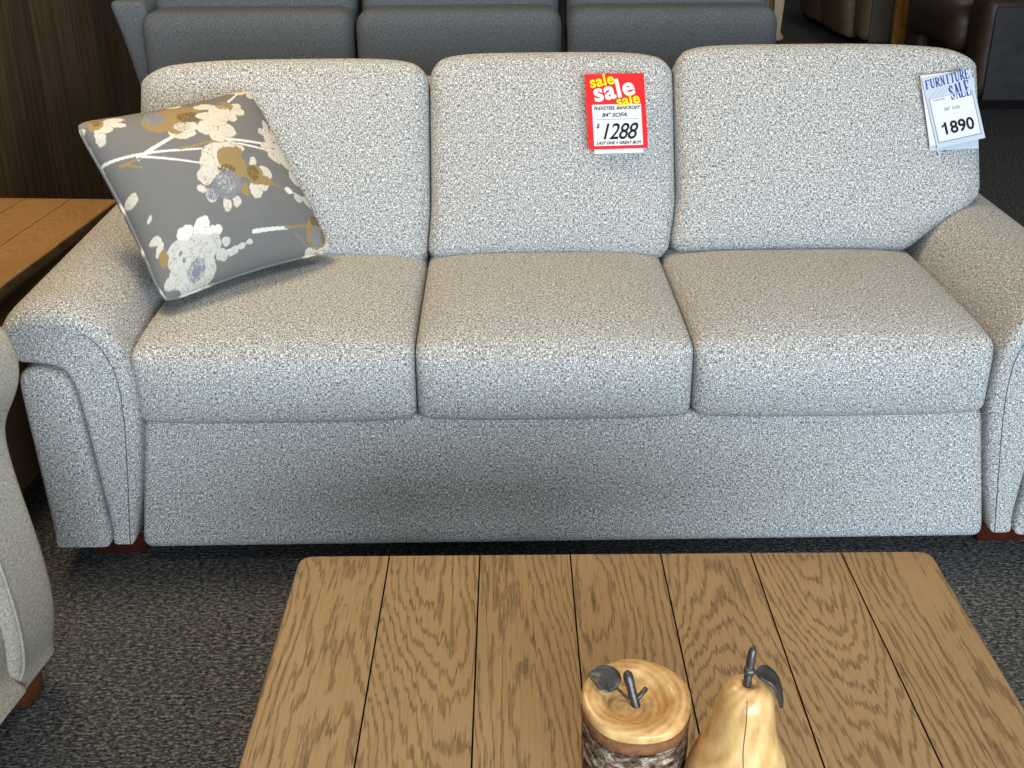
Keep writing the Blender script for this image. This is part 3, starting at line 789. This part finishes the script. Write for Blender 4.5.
# ------------------------------------------------------------------ beige armchair at the left edge
ac = empty('armchair', (-1.288, 1.357, 0), math.radians(82), 'beige upholstered armchair on bun feet, at the left edge', 'armchair')
AP = [(-.350, .062), (-.385, .082), (-.407, .125), (-.416, .18), (-.416, .25), (-.409, .33), (-.397, .42), (-.390, .51), (-.393, .545), (-.413, .572), (-.436, .607), (-.447, .65), (-.440, .70),
      (-.41, .735), (-.35, .755), (-.2, .76), (.0, .762), (.2, .765), (.36, .77), (.42, .72), (.43, .5), (.42, .3), (.40, .07)]
for sgn in (-1, 1):
    def put(t, a, b, sgn=sgn): return (sgn*t, a, b)
    A = obj_ngon('arm', sweep(soft(AP, .008, 30), .275, .42, .026, put, 6, 6), M['beige'], ac)
    w1 = [(sgn*.288, p[0]-.0015, p[1]) for p in spline([AP[i] for i in range(1, 14)], 60, False)]
    obj('welt', *tube(w1, .0032, 8), M['beige'], A)
FR = [(-.36, .075), (-.385, .12), (-.395, .2), (-.39, .28), (-.37, .33), (-.3, .34), (.36, .34), (.38, .2), (.36, .075)]
obj_ngon('seat_base', sweep(soft(FR, .008, 6), -.285, .285, .01, lambda t, a, b: (t, a, b), 4, 3), M['beige'], ac)
obj('seat_cushion', *rbox(.272, .30, .075, .04, (10, 10, 3), lambda q: (q.x, q.y, q.z+(.02*(1-(q.x/.272)**2) if q.z > 0 else 0)), (0, -.075, .415)), M['beige'], ac)
obj('backrest', *rbox(.36, .085, .40, .06, (10, 3, 10), lambda q: (q.x*(1-.08*max(0, q.z)/.4), q.y+.12*(q.z+.4)/.8, q.z), (0, .285, .50)), M['beige'], ac)
for sx in (-1, 1):
    for sy in (-.345, .34):
        obj('foot', *lathe([(.026, 0), (.034, .006), (.042, .03), (.044, .05), (.040, .072), (.034, .085)], 28, None, (sx*.352, sy, 0)), M['bun'], ac)

# ------------------------------------------------------------------ blue-grey sofa behind, seen from its back
gs = empty('reclining_sofa', (-.18, 3.95, 0), 0, 'slate blue-grey three-section sofa turned away, behind the light sofa', 'sofa')
GX = [(-1.135, -.482), (-.474, .162), (.180, .83)]
for xa, xb in GX:
    c = (xa+xb)/2+.18; hx = (xb-xa)/2
    def f(q, c=c):
        k = (q.z+.42)/.84
        return (q.x, q.y-.05*k-.03*math.sin(PI*min(1, max(0, k)))*.8, q.z)
    b = obj('back_panel', *rbox(hx, .10, .435, .05, (12, 3, 16), f, (c, -.15, .515)), M['slate'], gs)
    obj('headrest', *rbox(hx-.004, .09, .14, .05, (12, 3, 6), lambda q: (q.x, q.y-.03*q.z, q.z), (c, -.055, .925)), M['slate'], gs)
    obj('seat', *rbox(hx-.01, .33, .12, .05, (6, 6, 3), None, (c, .30, .36)), M['slate'], gs)
for sx in (-1, 1):
    xo = -.975 if sx < 0 else 1.02
    def f(q, sx=sx):
        k = max(0, q.z+.1)/.5
        return (q.x+sx*.062*k*k*(1 if q.x*sx > 0 else .3), q.y-.06*(q.z+.45), q.z)
    if sx < 0: obj('arm', *rbox(.03, .42, .46, .025, (3, 10, 12), f, (-.948, .22, .52)), M['slate'], gs)
    else: obj('arm', *rbox(.035, .40, .24, .03, (3, 10, 8), None, (.975, .22, .29)), M['slate'], gs)
obj('base', *box(-.95, .98, -.2, .6, .05, .25, .02), M['dark'], gs)

# ------------------------------------------------------------------ far showroom pieces
def recliner(name, x0, y0, w, label, mat, side, foot_tilt, nfront, arm_mat, chaise=False):
    """recliner facing -x; x0 = front plane, y0 = near side; w = width along y"""
    o = empty(name, (x0, y0, 0), 0, label, 'recliner')
    aw = .24
    for s_, ya in ((0, 0), (1, w-aw)):
        A = obj('arm', *rbox(.46, aw/2, .29, .07, (8, 4, 6), lambda q: (q.x, q.y*(1+.12*max(0, q.z)/.29), q.z+.0), (.50, ya+aw/2, .345)), M[mat], o)
        obj('side_panel', *rbox(.42, .012, .26, .01, (6, 1, 4), None, (.52, ya-.006 if s_ == 0 else w+.006, .315)), M[side], A)
    n = nfront; ww = (w-2*aw)/n
    for i in range(n):
        yc = aw+ww*(i+.5)
        if chaise:
            obj('chaise_pad', *rbox(.40, ww/2-.005, .14, .10, (10, 8, 4), lambda q: (q.x, q.y, q.z+.03*(1-(q.y/(ww/2))**2)+.05*(q.x+.4)/.8), (.36, yc, .40)), M[mat], o)
            obj('front_panel', *rbox(.03, ww/2-.004, .11, .02, (2, 6, 4), None, (.16, yc, .155)), M[mat], o)
        else:
            obj('footrest', *rbox(.06, ww/2-.005, .15, .045, (3, 8, 6), lambda q: (q.x-foot_tilt*(q.z+.15)-.03*(1-(q.y/(ww/2))**2), q.y, q.z), (.06, yc, .20)), M[mat], o)
            obj('seat', *rbox(.30, ww/2-.005, .10, .06, (8, 8, 4), lambda q: (q.x, q.y, q.z+.03*(1-(q.y/(ww/2))**2)), (.30, yc, .43)), M[mat], o)
        obj('backrest', *rbox(.12, ww/2-.004, .34, .08, (5, 8, 8), lambda q: (q.x+.25*(q.z+.3), q.y, q.z), (.70, yc, .72)), M[mat], o)
    obj('base', *box(.08, .92, .03, w-.03, .0, .08, .01), M['dark'], o)
    return o
recliner('recliner_loveseat', 2.58, 8.87, 2.0, 'taupe leather recliner loveseat with grey side, far behind the right back cushion', 'taupe', 'taupe_grey', .12, 2, 'taupe')
recliner('recliner_chair', 2.62, 6.70, 1.35, 'dark brown leather recliner with charcoal side, at the top right corner', 'brown', 'charcoal', .25, 1, 'brown', True)

po = empty('wooden_post', (2.83, 8.62, 0), .1, 'narrow yellow pine post between the taupe and brown recliners', 'post')
obj('board', *box(-.055, .055, -.02, .02, 0, .85, .006), M['pine'], po)
obj('cleat', *box(-.01, .055, -.05, -.02, .22, .62, .006), M['pine'], po)
obj('hole', *lathe([(.022, 0), (.022, .004), (.001, .005)], 20), M['dark'], po).matrix_local = Matrix.Translation((.02, -.0515, .47)) @ Matrix.Rotation(PI/2, 4, 'X')

tb = empty('console_table', (1.555, 9.55, 0), 0, 'cream painted console table, its tapered leg just right of the slate sofa', 'table')
obj('tabletop', *box(-.62, .62, -.22, .22, .74, .78, .01), M['cream'], tb)
obj('apron', *box(-.56, .56, -.17, .17, .62, .74, .008), M['cream'], tb)
for sx in (-1, 1):
    for sy in (-1, 1):
        lg = obj('leg', *rbox(.05, .05, .34, .008, (1, 1, 6), lambda q: (q.x*(.55+.6*(q.z+.34)/.68), q.y*(.55+.6*(q.z+.34)/.68), q.z), (sx*.55, sy*.16, .39), 2), M['cream'], tb)
        obj('leg_foot', *lathe([(.045, 0), (.062, .01), (.06, .03), (.04, .055), (.028, .07)], 20, None, (sx*.55, sy*.16, 0)), M['pink'], lg)

# ------------------------------------------------------------------ light
def area(name, loc, target, sx, sy, power, col):
    l = D.lights.new(name, 'AREA'); l.shape = 'RECTANGLE'; l.size = sx; l.size_y = sy; l.energy = power; l.color = col
    o = D.objects.new(name, l); COL.objects.link(o); o.location = loc
    d = Vector(target)-Vector(loc); o.rotation_euler = d.to_track_quat('-Z', 'Y').to_euler()
    return o
area('shop_window_light', (1.6, -3.2, 1.45), (.4, 2.5, .6), 4.5, 2.0, 475, (.75, .88, 1.0))
area('ceiling_lamp_light', (-1.2, 2.5, 2.85), (-1.0, 2.5, 0), .6, .6, 44, (1.0, .76, .46))
area('ceiling_lamp_light', (1.0, 2.6, 2.9), (1.0, 2.6, 0), .6, .6, 15, (1.0, .84, .62))
area('ceiling_lamp_light', (.2, .9, 2.9), (.2, .9, 0), .6, .6, 15, (1.0, .84, .62))
area('ceiling_lamp_light', (3.2, 9.5, 2.9), (3.2, 9.5, 0), .6, .6, 10, (1.0, .78, .5))
w = D.worlds.new('World'); bpy.context.scene.world = w; w.use_nodes = True
w.node_tree.nodes['Background'].inputs[0].default_value = (.85, .92, 1, 1)
w.node_tree.nodes['Background'].inputs[1].default_value = .12

# ------------------------------------------------------------------ camera
FPX = 1150.0
p = math.atan(537/FPX); r = math.radians(.45)
fw = Vector((0, math.cos(p), -math.sin(p))); up = Vector((0, math.sin(p), math.cos(p))); ri = Vector((1, 0, 0))
R_ = math.cos(r)*ri-math.sin(r)*up; U_ = math.sin(r)*ri+math.cos(r)*up
cam = D.cameras.new('Camera'); cam.sensor_width = 36; cam.lens = 36*FPX/1024; cam.clip_start = .05
co = D.objects.new('Camera', cam); COL.objects.link(co)
m4 = Matrix((R_, U_, -fw)).transposed().to_4x4(); m4.translation = (0, 0, 1.4); co.matrix_world = m4
sc = bpy.context.scene; sc.camera = co
sc.view_settings.view_transform = 'Standard'; sc.view_settings.look = 'None'; sc.view_settings.gamma = 1
sc.view_settings.exposure = 0.0; sc.view_settings.use_curve_mapping = False
